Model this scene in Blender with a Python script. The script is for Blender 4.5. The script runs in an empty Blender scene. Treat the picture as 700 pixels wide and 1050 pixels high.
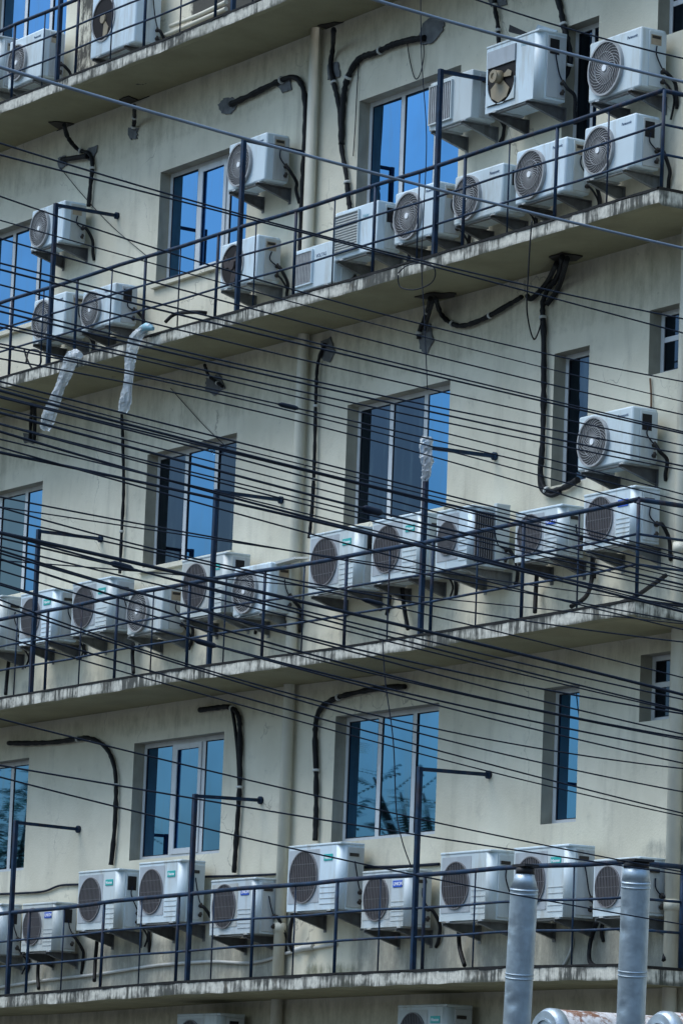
import bpy, bmesh, math, random
from mathutils import Vector, Matrix
random.seed(11)
R = math.radians
scn = bpy.context.scene
col = scn.collection

# ------------------------------------------------------------------ camera
F, CY, CZ = 4301.42, -21.1645, -4.8524          # focal length in photo pixels, camera position
YAW, PITCH, ROLL = -1.006371, 0.158984, 0.0384743
fw = Vector((math.sin(YAW)*math.cos(PITCH), math.cos(YAW)*math.cos(PITCH), math.sin(PITCH)))
r0 = Vector((math.cos(YAW), -math.sin(YAW), 0)); u0 = r0.cross(fw)
rt = r0*math.cos(ROLL) + u0*math.sin(ROLL); up = -r0*math.sin(ROLL) + u0*math.cos(ROLL)
CAM = Vector((0, CY, CZ))
def ray(x, y): return rt*((x-350)/F) + up*((525-y)/F) + fw
def at(x, y, yp=0.0):                            # point of the upright plane Y = yp
    v = ray(x, y); return CAM + v*((yp-CY)/v.y)
def atz(x, y, z):
    v = ray(x, y); return CAM + v*((z-CZ)/v.z)
def atd(x, y, d): return CAM + ray(x, y)*d
cd = bpy.data.cameras.new('camera'); cam = bpy.data.objects.new('camera', cd); col.objects.link(cam)
cam.matrix_world = Matrix(((rt.x, up.x, -fw.x, CAM.x), (rt.y, up.y, -fw.y, CAM.y), (rt.z, up.z, -fw.z, CAM.z), (0, 0, 0, 1)))
cd.sensor_fit = 'VERTICAL'; cd.sensor_height = 36; cd.lens = F/1050*36; cd.clip_start = 1; cd.clip_end = 3000
scn.camera = cam

# ------------------------------------------------------------------ materials
def new_mat(name):
    m = bpy.data.materials.new(name); m.use_nodes = True
    return m, m.node_tree.nodes, m.node_tree.links, m.node_tree.nodes['Principled BSDF']
def simple(name, c, rough=.6, metal=0., var=.0, scale=8., dirt=None, dscale=5., damt=.5, bump=0.):
    m, N, L, b = new_mat(name)
    b.inputs['Roughness'].default_value = rough; b.inputs['Metallic'].default_value = metal
    b.inputs['Base Color'].default_value = (*c, 1)
    if max(c) < .1: b.inputs['Specular IOR Level'].default_value = .2
    if var or dirt:
        g = N.new('ShaderNodeNewGeometry'); out = None
        n = N.new('ShaderNodeTexNoise'); n.inputs['Scale'].default_value = scale; n.inputs['Detail'].default_value = 5
        L.new(g.outputs['Position'], n.inputs['Vector'])
        r = N.new('ShaderNodeValToRGB')
        r.color_ramp.elements[0].position = .3; r.color_ramp.elements[1].position = .7
        r.color_ramp.elements[0].color = (*[k*(1-var) for k in c], 1); r.color_ramp.elements[1].color = (*[min(1, k*(1+var)) for k in c], 1)
        L.new(n.outputs['Fac'], r.inputs['Fac']); out = r.outputs['Color']
        if dirt:
            mp = N.new('ShaderNodeMapping'); mp.inputs['Scale'].default_value = (1, 1, .18)
            L.new(g.outputs['Position'], mp.inputs['Vector'])
            n2 = N.new('ShaderNodeTexNoise'); n2.inputs['Scale'].default_value = dscale; n2.inputs['Detail'].default_value = 7; n2.inputs['Roughness'].default_value = .65
            L.new(mp.outputs[0], n2.inputs['Vector'])
            r2 = N.new('ShaderNodeValToRGB'); r2.color_ramp.elements[0].position = .5; r2.color_ramp.elements[1].position = .75
            r2.color_ramp.elements[1].color = (damt, damt, damt, 1)
            L.new(n2.outputs['Fac'], r2.inputs['Fac'])
            mx = N.new('ShaderNodeMixRGB'); mx.inputs['Color2'].default_value = (*dirt, 1)
            L.new(r2.outputs['Color'], mx.inputs['Fac']); L.new(out, mx.inputs['Color1']); out = mx.outputs['Color']
        if 'enamel' in name:                       # every casing has yellowed differently
            oi = N.new('ShaderNodeObjectInfo'); mu = N.new('ShaderNodeMath'); mu.operation = 'MULTIPLY'; mu.inputs[1].default_value = .42; L.new(oi.outputs['Random'], mu.inputs[0])
            mx = N.new('ShaderNodeMixRGB'); mx.inputs['Color2'].default_value = (.47, .48, .41, 1); L.new(mu.outputs[0], mx.inputs['Fac']); L.new(out, mx.inputs['Color1']); out = mx.outputs['Color']
        L.new(out, b.inputs['Base Color'])
        if bump:
            bp = N.new('ShaderNodeBump'); bp.inputs['Strength'].default_value = bump; bp.inputs['Distance'].default_value = .01
            L.new(n.outputs['Fac'], bp.inputs['Height']); L.new(bp.outputs['Normal'], b.inputs['Normal'])
    return m

class NT:
    """small helper for building node trees"""
    def __init__(s, m): s.N = m.node_tree.nodes; s.L = m.node_tree.links
    def node(s, t, **k):
        n = s.N.new(t)
        for a, v in k.items(): setattr(n, a, v)
        return n
    def put(s, n, i, v):
        if hasattr(v, 'is_output'): s.L.new(v, n.inputs[i])
        else: n.inputs[i].default_value = v
    def math(s, op, a, b=0., c=None, clamp=False):
        n = s.node('ShaderNodeMath', operation=op, use_clamp=clamp); s.put(n, 0, a); s.put(n, 1, b)
        if c is not None: s.put(n, 2, c)
        return n.outputs[0]
    def noise(s, vec, scale, detail=6, rough=.6, sc=(1, 1, 1)):
        mp = s.node('ShaderNodeMapping'); mp.inputs['Scale'].default_value = sc; s.L.new(vec, mp.inputs['Vector'])
        n = s.node('ShaderNodeTexNoise'); n.inputs['Scale'].default_value = scale; n.inputs['Detail'].default_value = detail; n.inputs['Roughness'].default_value = rough
        s.L.new(mp.outputs[0], n.inputs['Vector']); return n.outputs['Fac']
    def ramp(s, v, a, b):
        n = s.node('ShaderNodeMapRange', interpolation_type='SMOOTHSTEP'); s.put(n, 0, v); n.inputs[1].default_value = a; n.inputs[2].default_value = b
        return n.outputs[0]
    def mix(s, f, a, b):
        n = s.node('ShaderNodeMixRGB')
        s.put(n, 0, f)
        for i, v in ((1, a), (2, b)):
            s.put(n, i, v if hasattr(v, 'is_output') else (*v, 1))
        return n.outputs[0]

def box_mask(t, X, Z, x0, x1, z0, z1, sx=.25, sz=.12):
    a = t.ramp(X, x0-sx, x0+sx); b = t.ramp(X, x1+sx, x1-sx); c = t.ramp(Z, z0-sz, z0+sz); d = t.ramp(Z, z1+sz, z1-sz)
    return t.math('MULTIPLY', t.math('MULTIPLY', a, b), t.math('MULTIPLY', c, d))

def wall_material():
    m, N, L, b = new_mat('cream_plaster'); t = NT(m)
    P = t.node('ShaderNodeNewGeometry').outputs['Position']
    sp = t.node('ShaderNodeSeparateXYZ'); L.new(P, sp.inputs[0]); X, Z = sp.outputs[0], sp.outputs[2]
    big = t.noise(P, .9, 4); mid = t.noise(P, 5, 8, .7); streak = t.noise(P, 3.2, 7, .65, (1, 1, .14)); fine = t.noise(P, 45, 4)
    c = t.mix(t.ramp(big, .3, .7), WALL_A, WALL_B)
    c = t.mix(t.math('MULTIPLY', t.ramp(streak, .50, .75), .40), c, (.22, .21, .165))
    c = t.mix(t.math('MULTIPLY', t.ramp(mid, .52, .8), .36), c, (.25, .25, .21))
    speck = t.noise(P, 20, 3, .5)
    c = t.mix(t.math('MULTIPLY', t.ramp(speck, .68, .76), .30), c, (.13, .12, .10))
    # mould, moss and grime, plus olive blotches banded under the slabs
    blotch_n = t.noise(P, 6.5, 8, .75, (1, 1, .55)); blotch_s = t.noise(P, 9, 6, .7, (1, 1, .2))
    for (x0, x1, z0, z1, s, col_, th) in MOLD_BANDS:
        k = t.math('MULTIPLY', box_mask(t, X, Z, x0, x1, z0, z1), s)
        v = t.math('ADD', t.math('MULTIPLY', blotch_n, .6), t.math('MULTIPLY', blotch_s, .4))
        v = t.math('ADD', v, t.math('SUBTRACT', t.math('MULTIPLY', k, .45), .45))
        wide = {BK: .12, GN: .2}.get(col_, .30); c = t.mix(t.math('MULTIPLY', t.ramp(v, th-wide*.15, th+wide), {BK: .95, OL: .75}.get(col_, .8)), c, col_)
    vo = t.node('ShaderNodeTexVoronoi', feature='DISTANCE_TO_EDGE'); vo.inputs['Scale'].default_value = .55
    wv = t.node('ShaderNodeVectorMath', operation='ADD'); nv = t.node('ShaderNodeTexNoise'); nv.inputs['Scale'].default_value = 2.2; nv.inputs['Detail'].default_value = 6
    L.new(P, nv.inputs['Vector']); L.new(P, wv.inputs[0]); L.new(nv.outputs['Color'], wv.inputs[1]); L.new(wv.outputs[0], vo.inputs['Vector'])
    crack = t.math('MULTIPLY', t.ramp(vo.outputs['Distance'], .006, .001), t.ramp(big, .48, .6))
    c = t.mix(t.math('MULTIPLY', crack, .55), c, (.16, .15, .12))
    rust = t.noise(P, 5.5, 4, .5, (1, 1, .06))
    c = t.mix(t.math('MULTIPLY', t.ramp(rust, .66, .78), .35), c, (.27, .19, .10))
    L.new(c, b.inputs['Base Color']); b.inputs['Roughness'].default_value = .88
    bp = t.node('ShaderNodeBump'); bp.inputs['Strength'].default_value = .25; bp.inputs['Distance'].default_value = .012
    L.new(t.math('ADD', fine, t.math('MULTIPLY', mid, 1.5)), bp.inputs['Height']); L.new(bp.outputs[0], b.inputs['Normal'])
    return m
WALL_A, WALL_B = (.585, .553, .435), (.705, .672, .545)
BK, GN, GR = (.025, .025, .022), (.07, .085, .035), (.19, .195, .175)
OL = (.27, .255, .175)  # olive, darkens the wall in a blotchy band under each slab
MOLD_BANDS = [(-36.8, -33.6, 6.75, 9.2, 1.2, BK, .36), (-39.3, -37.3, 6.7, 8.6, 1.05, BK, .44), (-33.9, -32.6, -3.05, -2.75, 1.0, GN, .42),
        (-33.0, -27.3, -3.05, -2.42, 1.05, GR, .31), (-41, -33.9, -3.05, -2.45, 1.05, GR, .32), (-28.6, -27.5, -2.1, -1.85, 1.05, GR, .40), (-34.4, -32.4, -2.2, -1.9, .95, GR, .46),
        (-45, -27, 2.62, 3.36, 1.0, OL, .44), (-45, -27, 5.75, 6.45, 1.0, OL, .45), (-45, -27, -.45, -.1, 1.0, OL, .44), (-45, -27, -4.2, -3.1, 1.0, OL, .38),
        (-45, -27.4, 0.02, .42, 1.0, GR, .45), (-45, -27.4, 3.45, 3.85, 1.0, GR, .45), (-37.6, -36.4, .3, 1.25, .93, GR, .47), (-33.6, -31.4, -2.1, -1.7, .92, GR, .47)]

def fascia_material():
    m, N, L, b = new_mat('streaked_concrete'); t = NT(m)
    g = t.node('ShaderNodeNewGeometry'); P = g.outputs['Position']
    sp = t.node('ShaderNodeSeparateXYZ'); L.new(P, sp.inputs[0])
    nz = t.node('ShaderNodeSeparateXYZ'); L.new(g.outputs['Normal'], nz.inputs[0])
    big = t.noise(P, 1.6, 4); s1 = t.noise(P, 22, 6, .7, (1, 1, .10)); s2 = t.noise(P, 7, 6, .7, (1, 1, .3)); mid = t.noise(P, 14, 8, .7)
    c = t.mix(t.ramp(mid, .35, .65), (.60, .59, .515), (.40, .395, .345))
    v = t.math('ADD', t.math('MULTIPLY', s1, .6), t.math('MULTIPLY', s2, .4))
    v = t.math('ADD', v, t.math('MULTIPLY_ADD', t.noise(P, 1.1, 5, .7), .75, -.375))
    c = t.mix(t.ramp(v, .45, .60), c, (.055, .058, .05))
    c = t.mix(t.math('MULTIPLY', t.ramp(big, .55, .75), .45), c, (.085, .09, .06))
    c = t.mix(t.math('MULTIPLY', t.ramp(s2, .60, .75), .5), c, (.30, .20, .10))
    dr = t.node('ShaderNodeAttribute', attribute_name='drop').outputs['Fac']
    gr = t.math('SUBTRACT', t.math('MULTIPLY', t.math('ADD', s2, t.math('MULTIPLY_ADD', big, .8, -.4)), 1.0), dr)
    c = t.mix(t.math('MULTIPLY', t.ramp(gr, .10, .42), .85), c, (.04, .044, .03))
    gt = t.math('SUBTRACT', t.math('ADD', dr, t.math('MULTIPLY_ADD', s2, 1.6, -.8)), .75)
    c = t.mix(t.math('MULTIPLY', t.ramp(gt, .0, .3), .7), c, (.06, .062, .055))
    b.inputs['Roughness'].default_value = .85
    # soffit: wall cream with the shade under the slab painted in, flaking in places
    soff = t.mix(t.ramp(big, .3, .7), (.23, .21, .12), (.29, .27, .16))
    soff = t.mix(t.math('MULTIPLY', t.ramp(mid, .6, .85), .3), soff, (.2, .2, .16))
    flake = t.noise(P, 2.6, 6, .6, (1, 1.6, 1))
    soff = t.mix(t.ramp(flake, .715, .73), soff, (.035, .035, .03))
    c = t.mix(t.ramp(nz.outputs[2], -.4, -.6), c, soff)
    L.new(c, b.inputs['Base Color'])
    bp = t.node('ShaderNodeBump'); bp.inputs['Strength'].default_value = .5; bp.inputs['Distance'].default_value = .012
    L.new(t.math('ADD', mid, s2), bp.inputs['Height']); L.new(bp.outputs[0], b.inputs['Normal'])
    return m

def glass(name, c, rough=.02):
    m, N, L, b = new_mat(name); t = NT(m)
    b.inputs['Metallic'].default_value = 1; b.inputs['Roughness'].default_value = rough
    oi = t.node('ShaderNodeObjectInfo').outputs['Random']
    P = t.node('ShaderNodeNewGeometry').outputs['Position']
    bp = t.node('ShaderNodeBump'); bp.inputs['Strength'].default_value = .022; bp.inputs['Distance'].default_value = .01
    film = t.mix(t.math('MULTIPLY_ADD', oi, .45, t.math('MULTIPLY', t.ramp(t.noise(P, 1.3, 3, .5), .4, .7), .30)), c, [q*.62 for q in c])
    film = t.mix(t.math('MULTIPLY', t.ramp(t.noise(P, 9, 6, .7, (1, 1, .12)), .5, .75), .30), film, (.16, .22, .27))
    L.new(film, b.inputs['Base Color'])
    L.new(t.noise(P, 1.6, 2, .4), bp.inputs['Height']); L.new(bp.outputs[0], b.inputs['Normal'])
    return m

def rust_paint():
    m, N, L, b = new_mat('rusty_white_paint'); t = NT(m)
    P = t.node('ShaderNodeNewGeometry').outputs['Position']
    n1 = t.noise(P, 6, 8, .7); n2 = t.noise(P, 22, 6, .7)
    c = t.mix(t.ramp(n2, .4, .7), (.52, .52, .52), (.36, .34, .32))
    c = t.mix(t.ramp(t.math('ADD', t.math('MULTIPLY', n1, .7), t.math('MULTIPLY', n2, .3)), .48, .56), c, (.16, .07, .035))
    L.new(c, b.inputs['Base Color']); b.inputs['Roughness'].default_value = .7
    return m

M = dict(
 wall=wall_material(), fascia=fascia_material(),
 rail=simple('navy_steel_paint', (.008, .026, .057), .6, 0, .45, 9, (.075, .04, .025), 16, .6),
 ac=simple('white_enamel', (.58, .70, .775), .42, 0, .05, 3, (.30, .28, .22), 7, .75),
 ac2=simple('aged_white_enamel', (.51, .585, .62), .45, 0, .06, 3, (.26, .25, .20), 7, .75),
 acside=simple('grey_enamel', (.42, .455, .475), .5, 0, .06, 3, (.2, .19, .16), 8, .7),
 acgrey=simple('grille_panel_grey', (.36, .40, .43), .55, 0, .1, 5, (.2, .2, .19), 9, .5),
 swirl=simple('grille_back_brown', (.043, .043, .046), .6, 0, .2, 20),
 rib=simple('grille_rib_grey', (.32, .33, .335), .5, 0, .15, 20),
 rib2=simple('pale_rib', (.46, .48, .50), .5, 0, .1, 20),
 dark=simple('dark_cavity', (.018, .017, .018), .8),
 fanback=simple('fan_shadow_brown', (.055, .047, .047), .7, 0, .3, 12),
 guard=simple('guard_wire', (.17, .165, .17), .5),
 hub=simple('hub_white', (.75, .78, .8), .4),
 cream=simple('aged_cream_plastic', (.27, .225, .15), .5, 0, .15, 10),
 text=simple('blue_grey_print', (.05, .09, .16), .5), textw=simple('white_print', (.8, .82, .84), .5),
 teal=simple('teal_badge', (.02, .38, .36), .4), blue=simple('blue_badge', (.02, .09, .50), .4),
 paleblue=simple('pale_blue_print', (.22, .42, .50), .5),
 tape=simple('black_pipe_insulation', (.007, .008, .010), .6, 0, .3, 30, (.05, .05, .05), 12, .4, .3),
 cable=simple('black_cable_sheath', (.005, .010, .022), .7), cablegrey=simple('grey_cable_sheath', (.15, .18, .22), .45, 0, .2, 3),
 steel=simple('galvanised_bracket', (.22, .235, .24), .55, .35, .2, 8, (.07, .055, .045), 10, .7),
 steeldk=simple('weathered_bracket', (.13, .135, .14), .65, .2, .25, 8, (.05, .03, .02), 10, .6),
 frame=simple('white_aluminium', (.60, .63, .65), .4, .0, .06, 6, (.3, .3, .28), 8, .4),
 gasket=simple('black_gasket', (.02, .022, .028), .6),
 glass=glass('blue_reflective_glass', (.115, .33, .64)), glassd=glass('dark_navy_glass', (.045, .075, .125), .04), glassg=glass('grey_blue_glass', (.13, .20, .26), .08),
 pvc=simple('cream_pvc_pipe', (.56, .545, .45), .5, 0, .06, 4, (.25, .2, .13), 6, .65),
 cement=simple('grey_cement', (.13, .14, .15), .9, 0, .3, 12, None, 5, .5, .5),
 label=simple('brown_sticker', (.33, .27, .19), .6, 0, .15, 20), labeldk=simple('dark_sticker', (.04, .035, .03), .6),
 plastic=None, duct=simple('galvanised_duct', (.34, .41, .46), .42, .45, .16, 8, (.19, .22, .24), 10, .5, 1.0),
 ductdk=simple('dark_cap_steel', (.03, .03, .032), .6, .3, .3, 10), rust=rust_paint(),
 reveal=simple('grey_reveal', (.33, .315, .25), .9, 0, .12, 6, (.16, .15, .12), 6, .6),  # reveal faces, darker and greyer than the wall
 moss=simple('black_green_moss', (.022, .026, .016), .9, 0, .5, 14),
 ground=simple('asphalt', (.055, .055, .055), .9, 0, .3, .6),
 bark=simple('bark', (.07, .055, .04), .9, 0, .3, 6, None, 5, .5, .5), leaf=simple('leaf_green', (.05, .105, .045), .55, 0, .5, 1.2),
 hose=simple('pale_grey_hose', (.48, .49, .47), .55, 0, .12, 10), wood=simple('rust_brown_wire', (.16, .09, .05), .7),
)
def plastic_mat():
    m, N, L, b = new_mat('milky_plastic_film'); t = NT(m)
    P = t.node('ShaderNodeNewGeometry').outputs['Position']
    n = t.noise(P, 16, 5, .6, (1, 1, .35))
    L.new(t.mix(t.ramp(n, .35, .65), (.92, .95, .97), (.60, .66, .70)), b.inputs['Base Color'])
    b.inputs['Roughness'].default_value = .25; b.inputs['Transmission Weight'].default_value = .55; b.inputs['IOR'].default_value = 1.15
    bp = t.node('ShaderNodeBump'); bp.inputs['Strength'].default_value = .4; bp.inputs['Distance'].default_value = .03
    L.new(n, bp.inputs['Height']); L.new(bp.outputs[0], b.inputs['Normal'])
    return m
M['plastic'] = plastic_mat()

# ------------------------------------------------------------------ mesh helpers
class MB:
    def __init__(s): s.bm = bmesh.new()
    def _mi(s, fs, mi, smooth=False):
        for f in fs: f.material_index = mi; f.smooth = smooth
    def box(s, x0, x1, y0, y1, z0, z1, mi=0, bev=0., seg=2, vert_bev=0.):
        vs = [s.bm.verts.new((x, y, z)) for x in (x0, x1) for y in (y0, y1) for z in (z0, z1)]
        fs = [s.bm.faces.new([vs[i] for i in q]) for q in ((0, 1, 3, 2), (4, 6, 7, 5), (0, 4, 5, 1), (2, 3, 7, 6), (0, 2, 6, 4), (1, 5, 7, 3))]
        s._mi(fs, mi)
        if vert_bev:
            e = [e for f in fs for e in f.edges if abs(e.verts[0].co.z-e.verts[1].co.z) > 1e-6 and min(e.verts[0].co.y, e.verts[1].co.y) < (y0+y1)/2 and e.verts[0].co.x > (x0+x1)/2]
            r = bmesh.ops.bevel(s.bm, geom=list(set(e)), offset=vert_bev, segments=5, affect='EDGES', profile=.5)
            for f in r['faces']: f.material_index = mi; f.smooth = True
        elif bev:
            r = bmesh.ops.bevel(s.bm, geom=list({e for f in fs for e in f.edges}), offset=bev, segments=seg, affect='EDGES', profile=.5)
            for f in r['faces']: f.material_index = mi; f.smooth = True
        return s
    def poly(s, pts, mi=0):
        f = s.bm.faces.new([s.bm.verts.new(p) for p in pts]); f.material_index = mi; return s
    def prism(s, pts, vec, mi=0):
        vec = Vector(vec); a = [s.bm.verts.new(p) for p in pts]; b = [s.bm.verts.new(Vector(p)+vec) for p in pts]; n = len(a)
        fs = [s.bm.faces.new(a[::-1]), s.bm.faces.new(b)] + [s.bm.faces.new((a[i], a[(i+1) % n], b[(i+1) % n], b[i])) for i in range(n)]
        s._mi(fs, mi); return s
    def tube(s, pts, r, n=8, mi=0, smooth=True, caps=True):
        pts = [Vector(p) for p in pts]; rs = r if isinstance(r, (list, tuple)) else [r]*len(pts); rings = []; prev = None
        for i, p in enumerate(pts):
            d = (pts[min(i+1, len(pts)-1)]-pts[max(i-1, 0)]).normalized()
            if prev is None:
                a = Vector((0, 0, 1)) if abs(d.z) < .9 else Vector((1, 0, 0)); x = d.cross(a).normalized()
            else: x = (prev-d*prev.dot(d)).normalized()
            prev = x; y = d.cross(x)
            rings.append([s.bm.verts.new(p+(x*math.cos(2*math.pi*k/n)+y*math.sin(2*math.pi*k/n))*rs[i]) for k in range(n)])
        fs = []
        for a, b in zip(rings, rings[1:]):
            for k in range(n): fs.append(s.bm.faces.new((a[k], a[(k+1) % n], b[(k+1) % n], b[k])))
        s._mi(fs, mi, smooth)
        if caps: s._mi([s.bm.faces.new(rings[0][::-1]), s.bm.faces.new(rings[-1])], mi)
        return s
    def disc(s, c, r, y0, y1, n=40, mi=0, rz=None):            # round plate standing in the XZ plane, from y0 to y1
        rz = rz or r
        a = [s.bm.verts.new((c[0]+r*math.cos(2*math.pi*k/n), y0, c[1]+rz*math.sin(2*math.pi*k/n))) for k in range(n)]
        b = [s.bm.verts.new((v.co.x, y1, v.co.z)) for v in a]
        fs = [s.bm.faces.new(a), s.bm.faces.new(b[::-1])] + [s.bm.faces.new((a[k], b[k], b[(k+1) % n], a[(k+1) % n])) for k in range(n)]
        s._mi(fs, mi); return s
    def ring(s, c, ri, ro, y0, y1, n=40, mi=0):
        P = lambda r, y: [s.bm.verts.new((c[0]+r*math.cos(2*math.pi*k/n), y, c[1]+r*math.sin(2*math.pi*k/n))) for k in range(n)]
        q = [P(ri, y1), P(ri, y0), P(ro, y0), P(ro, y1)]
        for A, B in zip(q, q[1:]):
            s._mi([s.bm.faces.new((A[k], A[(k+1) % n], B[(k+1) % n], B[k])) for k in range(n)], mi, False)
        return s
    def build(s, name, mats, parent=None, recalc=True):
        if recalc: bmesh.ops.recalc_face_normals(s.bm, faces=s.bm.faces)
        me = bpy.data.meshes.new(name)
        off = wloc(parent) if parent else Vector((0, 0, 0))
        if parent: bmesh.ops.translate(s.bm, verts=s.bm.verts, vec=-off)
        else:
            pass
        s.bm.to_mesh(me); s.bm.free()
        for m in (mats if isinstance(mats, (list, tuple)) else [mats]): me.materials.append(m)
        o = bpy.data.objects.new(name, me); col.objects.link(o)
        if parent: o.parent = parent
        return o
def wloc(o):
    v = Vector((0, 0, 0))
    while o: v += o.location; o = o.parent
    return v
def tag(o, label=None, cat=None, group=None, kind=None):
    if label: o['label'] = label
    if cat: o['category'] = cat
    if group: o['group'] = group
    if kind: o['kind'] = kind
    return o
def empty(name, loc, label, cat, group=None):
    o = bpy.data.objects.new(name, None); col.objects.link(o); o.location = loc; o.empty_display_size = .1
    return tag(o, label, cat, group)
def smooth_path(pts, k=6):
    pts = [Vector(p) for p in pts]; out = []
    for i in range(len(pts)-1):
        p0 = pts[max(i-1, 0)]; p1 = pts[i]; p2 = pts[i+1]; p3 = pts[min(i+2, len(pts)-1)]
        for j in range(k):
            t = j/k
            out.append(.5*((2*p1)+(p2-p0)*t+(2*p0-5*p1+4*p2-p3)*t*t+(3*p1-p0-3*p2+p3)*t**3))
    out.append(pts[-1]); return out
TXT = {}
def text(name, s, x, z, y, h, mat, parent, bold=0.):
    key = (s, round(h, 3), mat.name)
    if key not in TXT:
        cu = bpy.data.curves.new(name, 'FONT'); cu.body = s; cu.size = h; cu.extrude = .0008; cu.offset = bold
        t = bpy.data.objects.new(name, cu); col.objects.link(t)
        me = bpy.data.meshes.new_from_object(t.evaluated_get(bpy.context.evaluated_depsgraph_get()))
        bpy.data.objects.remove(t); bpy.data.curves.remove(cu)
        me.materials.clear(); me.materials.append(mat); TXT[key] = me
    o = bpy.data.objects.new(name, TXT[key]); col.objects.link(o); o.parent = parent
    o.location = Vector((x, y, z))-wloc(parent); o.rotation_euler = (math.pi/2, 0, 0); return o

# ------------------------------------------------------------------ setting: ground, sky
GZ = -6.6
g = MB().poly([(-900, -900, GZ), (900, -900, GZ), (900, 900, GZ), (-900, 900, GZ)]).build('ground', M['ground']); tag(g, kind='structure')

# ------------------------------------------------------------------ the building
B = empty('apartment_building', (-34, 0, GZ), 'stained cream apartment building with long balconies and blue glass windows', 'building')
COLX = dict(A=(-41.25, -39.46), B=(-37.21, -35.43), C=(-33.39, -31.64), D=(-29.99, -29.46), E=(-28.585, -28.165))
WT, WBt = 2.525, 1.325
holes = []                                        # (x0, x1, z0, z1, column, panes)
PANES = {('A', 2): 'bbb', ('A', 1): 'bbb', ('A', 0): 'ggb', ('A', -1): 'bbb', ('B', 1): 'bbb', ('B', 0): 'dbd', ('B', -1): 'bbb', ('B', 2): 'bbb',
         ('C', 2): 'bbb', ('C', 1): 'bbb', ('C', 0): 'ddb', ('C', -1): 'bbb', ('D', 1): 'db', ('D', 0): 'd', ('D', -1): 'b'}
for c in 'ABCDE':
    for k in (2, 1, 0, -1):
        if c == 'E': t_, b_ = 2.70, 2.125
        else: t_, b_ = WT, WBt
        if k == 2 and c in 'BCDE': continue
        holes.append((*COLX[c], b_+3*k, t_+3*k, c, k))
XL, XR, ZB, ZT = -46., -23.5, GZ, 12.
xs = sorted({XL, XR} | {h[0] for h in holes} | {h[1] for h in holes}); zs = sorted({ZB, ZT} | {h[2] for h in holes} | {h[3] for h in holes})
w = MB()
for i in range(len(xs)-1):
    for j in range(len(zs)-1):
        cx, cz = (xs[i]+xs[i+1])/2, (zs[j]+zs[j+1])/2
        if any(h[0] < cx < h[1] and h[2] < cz < h[3] for h in holes): continue
        w.poly([(xs[i], 0, zs[j]), (xs[i+1], 0, zs[j]), (xs[i+1], 0, zs[j+1]), (xs[i], 0, zs[j+1])])
REV = .17
for (x0, x1, z0, z1, c, k) in holes:
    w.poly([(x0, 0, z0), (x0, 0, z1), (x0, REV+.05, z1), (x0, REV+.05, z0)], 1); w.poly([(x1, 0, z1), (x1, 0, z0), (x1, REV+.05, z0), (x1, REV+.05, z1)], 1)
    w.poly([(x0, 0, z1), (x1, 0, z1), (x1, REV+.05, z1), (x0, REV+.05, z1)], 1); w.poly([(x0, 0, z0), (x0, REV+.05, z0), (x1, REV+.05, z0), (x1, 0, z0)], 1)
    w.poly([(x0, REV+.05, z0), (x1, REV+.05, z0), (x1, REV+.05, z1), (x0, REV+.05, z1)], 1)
bmesh.ops.remove_doubles(w.bm, verts=w.bm.verts, dist=1e-5)
# sides, back and roof so that the building is a solid block
D_ = 9.
for q in ([(XL, 0, ZB), (XL, 0, ZT), (XL, D_, ZT), (XL, D_, ZB)], [(XR, 0, ZB), (XR, D_, ZB), (XR, D_, ZT), (XR, 0, ZT)], [(XL, 0, ZT), (XR, 0, ZT), (XR, D_, ZT), (XL, D_, ZT)], [(XL, D_, ZB), (XL, D_, ZT), (XR, D_, ZT), (XR, D_, ZB)]):
    w.poly(q)
w.build('wall', [M['wall'], M['reveal']], B, recalc=False)

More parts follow.
